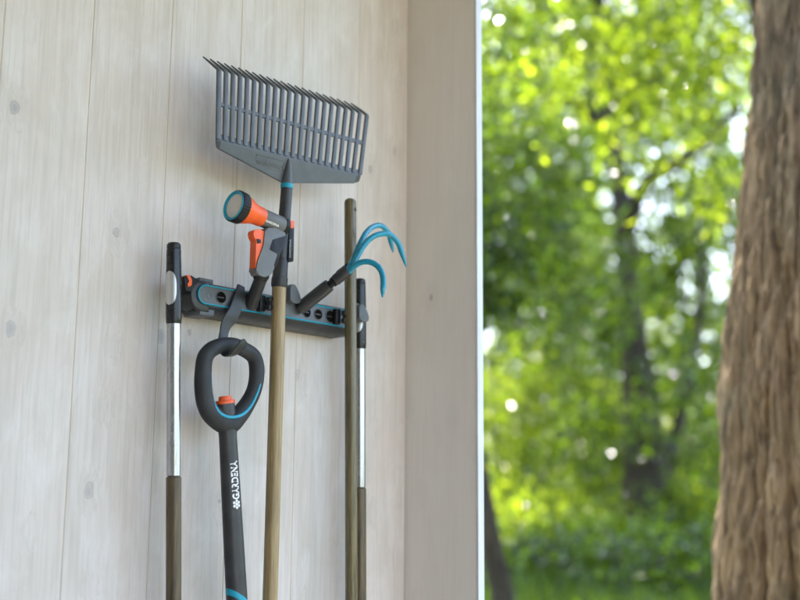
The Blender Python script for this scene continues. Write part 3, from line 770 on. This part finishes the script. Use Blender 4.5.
# ------------------------------------------------------------------ loop-handled tool
def build_loop():
    OFF = 0.088
    root = empty('loop_handle_tool', P(238, 640, OFF), 'dark grey garden tool with closed loop handle and orange button, hung on the hook', 'garden tool')
    pts = [(228, 424, 10.5), (213.5, 416, 10), (206, 404, 9.2), (203.3, 388, 8.8), (203.2, 372, 8.4), (205.6, 356.5, 8.0), (215, 347.6, 7.6), (230.5, 345, 7.6), (244, 349.5, 7.6), (254.3, 357.8, 7.8), (256.8, 373, 8.0), (254.2, 389.5, 7.8), (247.5, 403.5, 8.2), (239, 415, 9.4)]
    cp = catmull(pts, 7, closed=True)
    path = [P(x, y, OFF) for x, y, r in cp]; rad = [r/PXM for x, y, r in cp]
    bm = bmesh.new(); tube(bm, path, rad, 24, closed=True, flat=0.92, ref=Vector((0, 1, 0)))
    loop = obj('loop_handle', bm, M_RUBBER, root)
    # teal line along the lower inside edge of the loop
    bm = bmesh.new()
    tl = [(211.5, 375, .006), (212.0, 392, .009), (214.5, 404, .013), (219.5, 412.5, .0165), (227, 416.5, .0185), (236, 416.8, .0185), (244.5, 413, .0165), (251.5, 405, .0150), (257, 394, .0142), (260.6, 383, .0125), (262.2, 376, .010)]
    pp = [Vector(q) for q in catmull([tuple(P(x, y, OFF+o_)) for x, y, o_ in tl], 6)]
    n = len(pp); tube(bm, pp, [0.0008+0.0024*math.sin(math.pi*min(1, max(0, i/(n-1))))**0.7 for i in range(n)], 8, flat=0.8)
    obj('teal_line', bm, M_TEAL, loop)
    # post with the orange push button inside the loop
    bm = bmesh.new(); a, b = P(227.5, 424, OFF), P(225.3, 403.5, OFF)
    lathe(bm, a, b, [(0, 0.019), ((b-a).length*0.6, 0.0200), ((b-a).length, 0.0195)], 28, sy=0.75, ref=Vector((1, 0, 0)))
    obj('button_post', bm, M_ANTH, root)
    bm = bmesh.new(); c = P(225.5, 403.6, OFF); dd = (P(224.8, 396, OFF)-c).normalized()
    lathe(bm, c, c+dd, [(0, 0.0200), (0.0055, 0.0200), (0.0065, 0.0190), (0.0066, 0.0140), (0.012, 0.0132), (0.0145, 0.0115)], 28, sy=0.8, ref=Vector((1, 0, 0)))
    obj('push_button', bm, M_ORANGE, root)
    # neck and shaft
    s0, s1 = P(227, 420, OFF), P(236.5, 594, OFF); d = (s1-s0).normalized(); L = (s1-s0).length
    prof = [(0, 0.0200), (0.010, 0.0200), (0.022, 0.0186), (0.034, 0.0182), (L*0.45, 0.0196), (L*0.8, 0.0208), (L*0.99, 0.0212), (L+0.06, 0.0212)]
    bm = bmesh.new(); lathe(bm, s0, s1, prof, 40, sy=0.85, ref=Vector((1, 0, 0)))
    shaft = obj('shaft', bm, M_ANTH, root)
    tilt = (d + Vector((-0.25, 0, 0))).normalized()
    bm = bmesh.new(); lathe(bm, s0+d*(L*1.006), s1+d*0.2, [(0, 0.0214), (0.004, 0.0216), (0.011, 0.0216), (0.012, 0.0205)], 40, sy=0.85, ref=Vector((1, 0, 0)))
    for v in bm.verts: v.co += d*((v.co-s1).x*0.75)
    obj('teal_collar', bm, M_TEAL, shaft)
    bm = bmesh.new(); lathe(bm, s1, s1+d, [(0.061, 0.0208), (0.08, 0.0200), (0.14, 0.0145), (0.35, 0.0140), (0.352, 0.012)], 32, sy=0.85, ref=Vector((1, 0, 0)))
    obj('lower_shaft', bm, M_BLACK, root)
    # white wordmark climbing the right flank of the shaft, flower mark below it
    def wrap(t0, a0):
        def fn(s, w):
            t = t0 - s; rr = np.interp(t, [q[0] for q in prof], [q[1] for q in prof])+0.0006
            a_ = a0 + w/rr
            u = (Vector((1, 0, 0))-d*d.x).normalized(); v = d.cross(u).normalized()
            # angle measured from the camera-facing side towards the right
            return s0 + d*t + u*math.cos(a_)*rr + v*math.sin(a_)*rr*0.85
        return fn
    TXT_T = (P(236.0, 498.5, OFF)-s0).dot(d); TXT_L = (P(236, 498.5, OFF)-P(235, 459, OFF)).length
    probe = wrap(0, 0)
    v_dir = d.cross((Vector((1, 0, 0))-d*d.x).normalized())
    sgn = 1.0 if v_dir.y < 0 else -1.0
    global A_TXT
    A_TXT = (0.05, 0.80)
    # letters run up the shaft; their feet are to the right
    def place(t0, a_right):
        base = wrap(t0, 0.0)
        def fn(s, w):
            t = t0 - s; rr = np.interp(t, [q[0] for q in prof], [q[1] for q in prof])+0.0006
            a_ = sgn*(a_right + w/rr)
            u = (Vector((1, 0, 0))-d*d.x).normalized(); v = d.cross(u).normalized()
            return s0 + d*t + u*math.cos(a_)*rr + v*math.sin(a_)*rr*0.85
        return fn
    H = 0.0165; fn0 = place(TXT_T, 1.24)
    # measure natural length first, then stretch to the photo's length
    o, ln = lettering('GARDENA', H, fn0, M_WHITE, shaft, bold=0.02)
    k = TXT_L/ln
    me = o.data; bpy.data.objects.remove(o); bpy.data.meshes.remove(me)
    lettering('GARDENA', H, lambda s, w: fn0(s*k, w), M_WHITE, shaft, bold=0.035)
    bm = bmesh.new(); fl = place(TXT_T+0.0092, 1.24)
    cx, cy, R_ = 0.0, 0.0080, 0.0092
    for q in range(6):
        an = 2*math.pi*q/6; px_, py_ = math.cos(an)*R_*0.68, math.sin(an)*R_*0.68
        cvs = [bm.verts.new(fl(cx+px_+math.cos(2*math.pi*j/12)*R_*0.30, cy+py_+math.sin(2*math.pi*j/12)*R_*0.30)) for j in range(12)]
        bm.faces.new(cvs)
    cvs = [bm.verts.new(fl(cx+math.cos(2*math.pi*j/16)*R_*0.34, cy+math.sin(2*math.pi*j/16)*R_*0.34)) for j in range(16)]
    bm.faces.new(cvs)
    obj('flower_mark', bm, M_WHITE, shaft, smooth=False)
build_loop()

# ------------------------------------------------------------------ trees
def bark_mat(name, a, b, scale=1.0, bump=0.8):
    t = NT(name); c = t.coord((1, 1, 0.16))
    n = t.noise(c, 22*scale, 6, 0.6, 1.5); n2 = t.noise(c, 90*scale, 4, 0.6); big = t.noise(t.coord(), 2.2, 3)
    base = t.ramp(n, [(0.34, b), (0.6, a)])
    base = t.mix(base, tuple(min(1, x*1.35) for x in a), t.math('MULTIPLY', t.ramp(n2, [(0.5, 0.0), (0.75, 1.0)]), 0.45))
    base = t.mix(base, (0.10, 0.105, 0.07), t.math('MULTIPLY', t.ramp(big, [(0.5, 0.0), (0.7, 1.0)]), 0.35))
    t.link(base, t.b.inputs['Base Color']); t.b.inputs['Roughness'].default_value = 0.9
    t.b.inputs['Specular IOR Level'].default_value = 0.15
    t.bump(t.math('ADD', n, t.math('MULTIPLY', n2, 0.35)), bump, 0.02); return t.m
M_BARK = bark_mat('brown_willow_bark', (0.205, 0.138, 0.076), (0.062, 0.040, 0.022))
M_BARKD = bark_mat('dark_bark', (0.060, 0.046, 0.030), (0.020, 0.015, 0.010))
M_BARKM = bark_mat('mid_brown_bark', (0.12, 0.080, 0.048), (0.05, 0.033, 0.02))
M_BARKP = bark_mat('pale_bark', (0.26, 0.23, 0.17), (0.13, 0.11, 0.08))
def leaf_mat(name, a, b, trans, mixf=0.5):
    """a..b: leaf colours, trans: colour of the light coming through"""
    t = NT(name); geo = t.n.new('ShaderNodeNewGeometry')
    col = t.ramp(geo.outputs['Random Per Island'], [(0.0, tuple(x*0.7 for x in a)), (0.55, a), (0.8, b), (1.0, tuple(min(1, x*1.7) for x in b))])
    tr = t.n.new('ShaderNodeBsdfTranslucent')
    t.link(t.ramp(geo.outputs['Random Per Island'], [(0.0, tuple(x*0.30 for x in trans)), (0.55, tuple(x*0.55 for x in trans)), (0.8, trans), (1.0, tuple(min(0.8, x*1.8) for x in trans))]), tr.inputs['Color'])
    t.link(col, t.b.inputs['Base Color']); t.b.inputs['Roughness'].default_value = 0.16; t.b.inputs['Specular IOR Level'].default_value = 0.5
    mx = t.n.new('ShaderNodeMixShader'); mx.inputs[0].default_value = mixf
    t.link(t.b.outputs[0], mx.inputs[1]); t.link(tr.outputs[0], mx.inputs[2]); t.link(mx.outputs[0], t.out.inputs['Surface'])
    return t.m
L_BRIGHT = leaf_mat('willow_leaves', (0.06, 0.10, 0.012), (0.11, 0.15, 0.018), (0.38, 0.54, 0.018), 0.62)
L_MID = leaf_mat('mid_green_leaves', (0.026, 0.050, 0.008), (0.05, 0.085, 0.012), (0.19, 0.31, 0.010), 0.52)
L_DARK = leaf_mat('dark_green_leaves', (0.013, 0.030, 0.006), (0.028, 0.050, 0.009), (0.14, 0.25, 0.010), 0.5)

def leaf_mesh(name, centers, size, mat, parent=None, droop=0.35, width=0.42):
    """one small folded leaf (two triangles) per centre"""
    n = len(centers); c = np.asarray(centers)
    a = rng.normal(size=(n, 3)); a[:, 2] -= droop*2; a /= np.linalg.norm(a, axis=1)[:, None]
    b = np.cross(a, rng.normal(size=(n, 3))); b /= np.linalg.norm(b, axis=1)[:, None]
    nn = np.cross(a, b)
    s = size*(0.6+0.8*rng.random(n))[:, None]
    v = np.empty((n, 4, 3))
    v[:, 0] = c - a*s*0.5; v[:, 1] = c + b*s*width*0.5 + nn*s*0.10; v[:, 2] = c + a*s*0.5; v[:, 3] = c - b*s*width*0.5 + nn*s*0.10
    if parent: v -= np.array(world_loc(parent))
    me = bpy.data.meshes.new(name); me.vertices.add(n*4); me.vertices.foreach_set('co', v.reshape(-1))
    idx = np.arange(n)[:, None]*4
    tri = np.concatenate([idx+np.array([[0, 1, 2]]), idx+np.array([[0, 2, 3]])], axis=1).reshape(-1)
    me.loops.add(n*6); me.loops.foreach_set('vertex_index', tri.astype(np.int32))
    me.polygons.add(n*2); me.polygons.foreach_set('loop_start', np.arange(0, n*6, 3, dtype=np.int32)); me.polygons.foreach_set('loop_total', np.full(n*2, 3, dtype=np.int32))
    me.update(calc_edges=True); me.materials.append(mat)
    o = bpy.data.objects.new(name, me); COL.objects.link(o)
    if parent: o.parent = parent
    return o
def blob_points(blobs, n, cluster=24, spread=0.28, hang=0.0):
    """leaf centres in clumps through ellipsoids; hang > 0 makes drooping strands"""
    vol = np.array([b[3]*b[4]*b[5]*(b[6] if len(b) > 6 else 1) for b in blobs]); w = vol/vol.sum(); out = []
    nc = max(1, n//cluster)
    pick = rng.choice(len(blobs), nc, p=w)
    for i in pick:
        b = blobs[i]
        while True:
            q = rng.uniform(-1, 1, 3); r = (q*q).sum()
            if r < 1 and r > 0.12: break
        c = np.array(b[:3]) + q*np.array(b[3:6])
        if hang > 0:
            t = rng.random(cluster)[:, None]; L = hang*(0.5+rng.random())
            sway = rng.normal(size=2)*0.12
            out.append(c + np.concatenate([sway[0]*t*L, sway[1]*t*L, -t*L], axis=1) + rng.normal(size=(cluster, 3))*spread*0.35)
        else:
            out.append(c + rng.normal(size=(cluster, 3))*spread*np.array([1, 1, 0.6]))
    return np.concatenate(out)
def limb(bm, pts, rad, seg=12, jitter=0.02):
    cp = catmull([(*p, r) for p, r in zip(pts, rad)], 6)
    pp = [Vector(q[:3]) + Vector((noise.noise(Vector(q[:3])*1.3), noise.noise(Vector(q[:3])*1.3+Vector((9, 0, 0))), 0))*jitter for q in cp]
    tube(bm, pp, [max(0.006, q[3]) for q in cp], seg)
def Z(px_row, dist):
    """height of a point seen on photo row px_row at horizontal distance dist"""
    ang = PITCH + math.atan((300-px_row)/FPX); return CAM.z + dist*math.tan(ang)

# --- foreground trunk on the right
def build_near_tree():
    D = 4.0
    base = AT(842, D); base.z = ground_z(base.x, base.y)
    root = empty('willow_tree', base, 'thick rough brown tree trunk standing nearest, at the right of the garden', 'tree', 'garden trees')
    H = 5.2; nu, nv = 420, 560
    bm = bmesh.new(); rings = []
    d = FW.copy(); d.z = 0; d.normalize(); side = Vector((RT.x, RT.y, 0))
    # left outline read as metres from the axis, by height
    def radius(z): return float(np.interp(z, [0, 0.4, 0.89, 1.35, 1.58, 1.75, 2.1, 2.6, 3.0, 5.2], [0.56, 0.43, 0.385, 0.345, 0.350, 0.328, 0.275, 0.205, 0.155, 0.12])) + 0.03*z - 0.045
    def axis(z): return Vector((side.x*0.030*z, side.y*0.030*z, 0))
    for i in range(nv+1):
        z = H*i/nv; ring = []
        for k in range(nu):
            a_ = 2*math.pi*k/nu; ca, sa = math.cos(a_), math.sin(a_); R0 = radius(z)
            tw = a_ + 0.10*z
            p = Vector((math.cos(tw)*2.0, math.sin(tw)*2.0, z*0.55))
            lump = noise.noise(Vector((ca*1.2, sa*1.2, z*0.6)))*0.03
            wx = noise.noise(p*1.6+Vector((3, 1, 7)))*0.55
            q = Vector((math.cos(tw+wx*0.22)*5.2, math.sin(tw+wx*0.22)*5.2, z*1.15))
            r1 = min(1.0, abs(noise.noise(q))*4.0)**0.7
            q2 = Vector((math.cos(tw+wx*0.15)*11.5, math.sin(tw+wx*0.15)*11.5, z*2.4+5))
            r2 = min(1.0, abs(noise.noise(q2))*3.5)**0.7
            q3 = Vector((math.cos(tw+wx*0.1)*24, math.sin(tw+wx*0.1)*24, z*6.5+2)); r3 = min(1.0, abs(noise.noise(q3))*3.0)
            fine = noise.noise(Vector((ca*26, sa*26, z*9)))
            r_ = R0 + lump + 0.030*r1 + 0.027*r2 + 0.014*r3 + 0.007*fine - 0.004
            ring.append(bm.verts.new(base + axis(z) + Vector((ca*r_, sa*r_, z))))
        rings.append(ring)
    for a_, b_ in zip(rings, rings[1:]):
        for k in range(nu): bm.faces.new((a_[k], a_[(k+1) % nu], b_[(k+1) % nu], b_[k]))
    t = obj('trunk', bm, M_BARK, root, angle=180)
    # limbs above the frame and the crown they carry
    top = base + axis(H) + Vector((0, 0, H))
    tips = []
    for k, (ax, ay, az, ln) in enumerate(((-0.5, 0.7, 0.7, 2.6), (0.8, 0.3, 0.8, 2.8), (0.1, -0.8, 0.9, 2.4), (0.5, 0.9, 0.7, 3.2), (-0.2, 0.2, 1.0, 3.0))):
        bm = bmesh.new(); dv = Vector((ax, ay, az)).normalized()
        e = top+dv*ln; limb(bm, [top-Vector((0, 0, 0.7)), top+dv*0.5, top+dv*ln*0.6+Vector((0, 0, 0.2)), e], [0.24, 0.19, 0.11, 0.04]); obj('limb', bm, M_BARK, root); tips.append(e)
    blobs = [(e.x, e.y, e.z+0.3, 1.9, 1.9, 1.3) for e in tips]
    leaf_mesh('crown', blob_points(blobs, 9000, 20, 0.3, 0.5), 0.13, L_BRIGHT, root)
build_near_tree()

def tree(name, label, px, dist, pts, rad, blobs_px, nleaf, lsize, lmat, bmat=M_BARKD, hang=0.0, cluster=24, spread=0.3, extra=(), group='garden trees', droop=0.35):
    """pts: (px, row, ddist) skeleton of the trunk; blobs_px: (px, row, ddist, rx, rdepth, rz[, weight])"""
    b = AT(px, dist); b.z = ground_z(b.x, b.y)
    root = empty(name, b, label, 'tree', group)
    def W(p):
        q = AT(p[0], dist+p[2]); q.z = Z(p[1], dist+p[2]); return q
    bm = bmesh.new(); pp = [b+Vector((0, 0, -0.15))]+[W(p) for p in pts]
    limb(bm, pp, [rad[0]*1.35]+list(rad), 14); obj('trunk', bm, bmat, root)
    for ex, er in extra:
        bm = bmesh.new(); limb(bm, [W(p) for p in ex], er, 10); obj('limb', bm, bmat, root)
    blobs = []
    for q in blobs_px:
        c = W(q); blobs.append((c.x, c.y, c.z, q[3], q[4], q[5], q[6] if len(q) > 6 else 1))
    leaf_mesh('crown', blob_points(blobs, nleaf, cluster, spread, hang), lsize, lmat, root, droop=droop)
    return root

# main dark trunk in the middle of the view
tree('willow_tree', 'large dark trunked tree with spreading limbs in the middle of the garden', 650, 18,
     [(648, 520, 0), (645, 430, 0), (638, 330, 0), (631, 220, 0.3), (622, 130, 0.6), (610, 20, 1.0), (600, -150, 1.4)], [0.42, 0.31, 0.20, 0.16, 0.15, 0.12, 0.08],
     [(560, 60, 1.5, 2.2, 2.0, 1.8), (640, 0, 1, 2.4, 2.2, 1.8), (700, 60, 2, 1.4, 2.0, 1.6), (600, -120, 1, 3.0, 2.6, 1.8), (540, 230, 2.5, 1.5, 1.4, 1.4), (600, 250, 2.5, 1.3, 1.3, 1.2), (560, 340, 3, 1.4, 1.2, 1.0), (690, 380, 3, 0.9, 1.0, 1.1), (690, 200, 1, 1.2, 1.2, 1.2), (660, 300, 1.5, 1.1, 1.0, 1.0), (715, 270, 1.5, 1.0, 1.0, 1.2), (650, 330, -1.4, 0.9, 0.7, 0.7), (620, 270, -1.6, 0.8, 0.7, 0.7), (690, 450, 3, 0.9, 1.0, 0.8), (635, 420, -1.5, 0.7, 0.6, 0.6), (700, 380, -1.5, 0.6, 0.6, 0.9), (560, 420, -1.0, 0.9, 0.7, 0.6), (600, 330, -1.5, 0.9, 0.7, 0.7), (735, 230, 1, 0.9, 1.0, 1.2), (730, 330, 1.5, 0.9, 1.0, 1.2), (720, 430, 2.5, 0.8, 1.0, 1.0), (510, 420, 3, 1.0, 1.0, 0.9), (500, 350, 3, 1.0, 1.0, 0.9), (610, 385, 3, 1.0, 0.9, 1.0), (590, 440, 4, 1.1, 0.9, 0.8)],
     44000, 0.15, L_MID, M_BARKD, 0.5,
     extra=[([(632, 240, 0.2), (655, 190, -0.3), (700, 165, -0.8), (760, 120, -1.2)], [0.15, 0.12, 0.09, 0.05]),
            ([(622, 140, 0.6), (590, 110, 0.2), (540, 90, -0.3), (480, 40, -0.8)], [0.13, 0.10, 0.07, 0.04]),
            ([(655, 530, 0), (668, 470, 0.1), (688, 400, 0.3), (705, 330, 0.6), (715, 220, 0.8)], [0.13, 0.11, 0.09, 0.07, 0.04])])
# drooping bright branches of a nearer tree, its trunk behind the big near trunk
tree('willow_tree', 'bright yellow green tree drooping leafy branches across the top of the garden', 815, 11,
     [(815, 420, 0), (812, 200, 0), (790, 0, 0.1), (760, -150, 0.2)], [0.26, 0.22, 0.18, 0.10],
     [(520, 40, 0.5, 1.0, 0.8, 0.55), (590, 20, 0, 0.9, 0.9, 0.6), (650, 60, -0.3, 0.8, 0.8, 0.6), (700, 40, 0, 0.9, 0.8, 0.6), (620, 100, 0, 0.45, 0.5, 0.5), (680, 130, 0, 0.55, 0.6, 0.55), (715, 190, 0.3, 0.32, 0.5, 0.5), (560, -120, 0, 1.8, 1.5, 0.8), (700, -120, 0, 1.8, 1.5, 0.8), (515, 110, 0.5, 0.4, 0.4, 0.35), (738, 150, 0.2, 0.35, 0.5, 0.5), (735, 60, 0.2, 0.5, 0.5, 0.5)],
     9000, 0.115, L_BRIGHT, M_BARKD, 0.45, cluster=22,
     extra=[([(800, -60, 0), (740, -90, -0.2), (660, -100, -0.3), (560, -90, 0)], [0.11, 0.08, 0.06, 0.03])])
# leaning trunk at the lower left edge of the garden
tree('young_tree', 'slender brown trunk leaning at the lower edge of the garden beside the white board', 505, 8.5,
     [(503, 600, 0), (492, 545, 0), (484, 505, 0), (470, 420, 0.1), (455, 250, 0.1), (450, 60, 0.2)], [0.085, 0.078, 0.07, 0.062, 0.05, 0.03],
     [(440, 40, 0.3, 0.9, 0.9, 0.9), (500, -60, 0.2, 0.9, 0.9, 0.8), (400, -60, 0.2, 1.0, 0.9, 0.8)], 3000, 0.10, L_MID, M_BARKD, 0.2)
# thin saplings behind
for px, row, dist, r, mat, lab in ((541, 430, 23, 0.07, M_BARKD, 'thin dark straight sapling left of the big dark trunk in the background'),
                                   (578, 400, 25, 0.05, M_BARKD, 'thin dark sapling between two others left of the big dark trunk'),
                                   (592, 380, 26, 0.06, M_BARKP, 'thin pale sapling just left of the big dark trunk'),
                                   (690, 390, 24, 0.06, M_BARKP, 'thin pale sapling right of the big dark trunk, before the near trunk')):
    tree('young_tree', lab, px, dist, [(px, 500, 0), (px-2, row, 0), (px+3, row-120, 0.2), (px, row-260, 0.3)], [r, r*0.85, r*0.6, r*0.3],
         [(px, row-120, 0.3, 0.9, 0.9, 1.3), (px+6, row-240, 0.3, 1.1, 1.1, 1.5)], 2200, 0.15, L_MID, mat, 0.3)
# mid-green broad tree on the left
tree('maple_tree', 'broad mid green tree filling the left of the garden behind the board', 470, 15,
     [(470, 480, 0), (468, 300, 0), (480, 120, 0.2)], [0.2, 0.17, 0.10],
     [(500, 250, 0, 1.3, 1.1, 1.0), (530, 190, 0.6, 1.1, 1.0, 0.9), (505, 330, 0.3, 1.0, 0.9, 0.7), (470, 120, 0.3, 1.5, 1.3, 1.1), (550, 290, 1.0, 0.8, 0.8, 0.7), (420, 260, 0, 1.4, 1.2, 1.4)],
     9000, 0.15, L_MID, M_BARKD, 0.0, spread=0.26)

def shrub(px, row, dist, rx, rz, n, lmat, label, size=0.11):
    b = AT(px, dist); b.z = ground_z(b.x, b.y)
    root = empty('shrub', b, label, 'shrub', 'garden shrubs')
    top = Z(row, dist); hgt = max(0.5, top-b.z)
    bm = bmesh.new()
    for k in range(5):
        a_ = 2*math.pi*k/5+px; e = b+Vector((math.cos(a_)*rx*0.5, math.sin(a_)*rx*0.5, hgt*0.75))
        limb(bm, [b, b.lerp(e, 0.5)+Vector((0, 0, 0.1)), e], [0.025, 0.018, 0.008], 6, 0.01)
    obj('stems', bm, M_BARKD, root)
    c = b+Vector((0, 0, hgt-rz)); bl = [(c.x, c.y, c.z, rx, rx*0.8, rz)]
    for k in range(4):
        a_ = rng.random()*6.28; bl.append((c.x+math.cos(a_)*rx*0.7, c.y+math.sin(a_)*rx*0.7, c.z-rz*0.5+rng.random()*rz*0.9, rx*0.55, rx*0.5, rz*0.55))
    bl.append((b.x, b.y, b.z+hgt*0.35, rx*0.8, rx*0.7, hgt*0.35))
    leaf_mesh('foliage', blob_points(bl, int(n*0.85), 12, 0.26), size, lmat, root)
shrub(512, 340, 19, 1.0, 0.9, 4600, L_BRIGHT, 'tall sunlit yellow green bush close beside the white edged board')
shrub(600, 375, 20, 1.1, 0.9, 4600, L_BRIGHT, 'sunlit yellow green bush left of the big dark trunk')
shrub(530, 492, 16.5, 0.9, 0.4, 3200, L_BRIGHT, 'low sunlit bush at the foot of the garden on the left')
shrub(590, 495, 18, 1.0, 0.4, 3200, L_BRIGHT, 'low sunlit bush in front of the thin saplings')
shrub(690, 470, 18, 0.6, 0.5, 2400, L_BRIGHT, 'sunlit bush right of the big dark trunk')
shrub(668, 300, 26, 0.9, 0.8, 1800, L_BRIGHT, 'tall sunlit bush high behind the big dark trunk')
shrub(600, 530, 15, 1.2, 0.5, 3600, L_MID, 'loose mid green bush before the foot of the big dark trunk')
shrub(540, 540, 13.5, 0.9, 0.45, 3000, L_MID, 'loose mid green bush near the leaning slender trunk')
shrub(680, 520, 15.5, 0.9, 0.5, 3000, L_MID, 'loose mid green bush between the big dark trunk and the near trunk')
shrub(640, 566, 12.5, 1.2, 0.3, 3000, L_DARK, 'low dark green bush closest to the lawn in the middle of the garden')
shrub(560, 470, 24, 1.6, 0.9, 4200, L_MID, 'wide green bush far behind the thin saplings')
shrub(610, 440, 26, 1.5, 1.1, 4200, L_MID, 'tall green bush far behind the big dark trunk at its left')
shrub(680, 430, 25, 1.5, 1.1, 4200, L_MID, 'tall green bush far behind the big dark trunk at its right')
shrub(598, 362, 24, 1.1, 1.0, 4200, L_DARK, 'tall dark green bush in the gap left of the big dark trunk')
shrub(515, 380, 23, 1.1, 1.1, 4200, L_DARK, 'tall dark green bush close behind the sunlit bush beside the white edged board')
shrub(725, 400, 22, 1.0, 1.2, 3200, L_MID, 'tall green bush half hidden behind the near trunk')

# far wood: one mass of leaves, trunks lost in it
def far_wood():
    pts = []
    for k in range(150):
        px = 430+rng.random()*460; dist = 35+rng.random()*14; row = rng.uniform(40, 470)
        if 640 < px < 720 and 140 < row < 280 and rng.random() < 0.3: continue
        c = AT(px, dist); pts.append((c.x, c.y, Z(row, dist), 1.7, 1.7, 1.3))
    for k in range(60):
        px = 430+rng.random()*460; dist = 33+rng.random()*10
        c = AT(px, dist); pts.append((c.x, c.y, ground_z(c.x, c.y)+0.8, 1.6, 1.4, 1.2))
    o = leaf_mesh('far_wood', blob_points(pts, 84000, 26, 0.45, 0.4), 0.30, L_DARK); o['kind'] = 'stuff'
    o['label'] = 'leafy mass of the far wood with sky showing through'
far_wood()

# grass
def grass():
    n = 60000
    d = 5.0+ (rng.random(n)**1.5)*24; px = 380+rng.random(n)*620
    base = np.empty((n, 3))
    for i in range(n):
        q = AT(px[i], d[i]); base[i] = (q.x, q.y, ground_z(q.x, q.y)-0.01)
    keep = base[:, 0] > 2.35; base = base[keep]; d = d[keep]; n = len(base)
    h = (0.10+0.16*rng.random(n))[:, None]; ang = rng.random(n)*6.283
    w = np.stack([np.cos(ang), np.sin(ang), np.zeros(n)], 1)*(0.006+0.0009*d)[:, None]
    lean = np.concatenate([rng.normal(size=(n, 2))*0.35, np.ones((n, 1))], 1)*h
    v = np.empty((n, 3, 3)); v[:, 0] = base-w; v[:, 1] = base+w; v[:, 2] = base+lean
    me = bpy.data.meshes.new('grass'); me.vertices.add(n*3); me.vertices.foreach_set('co', v.reshape(-1))
    me.loops.add(n*3); me.loops.foreach_set('vertex_index', np.arange(n*3, dtype=np.int32))
    me.polygons.add(n); me.polygons.foreach_set('loop_start', np.arange(0, n*3, 3, dtype=np.int32)); me.polygons.foreach_set('loop_total', np.full(n, 3, dtype=np.int32))
    me.update(calc_edges=True); me.materials.append(L_DARK)
    o = bpy.data.objects.new('grass', me); COL.objects.link(o); o['kind'] = 'stuff'; o['label'] = 'tufty green grass covering the garden floor'
grass()
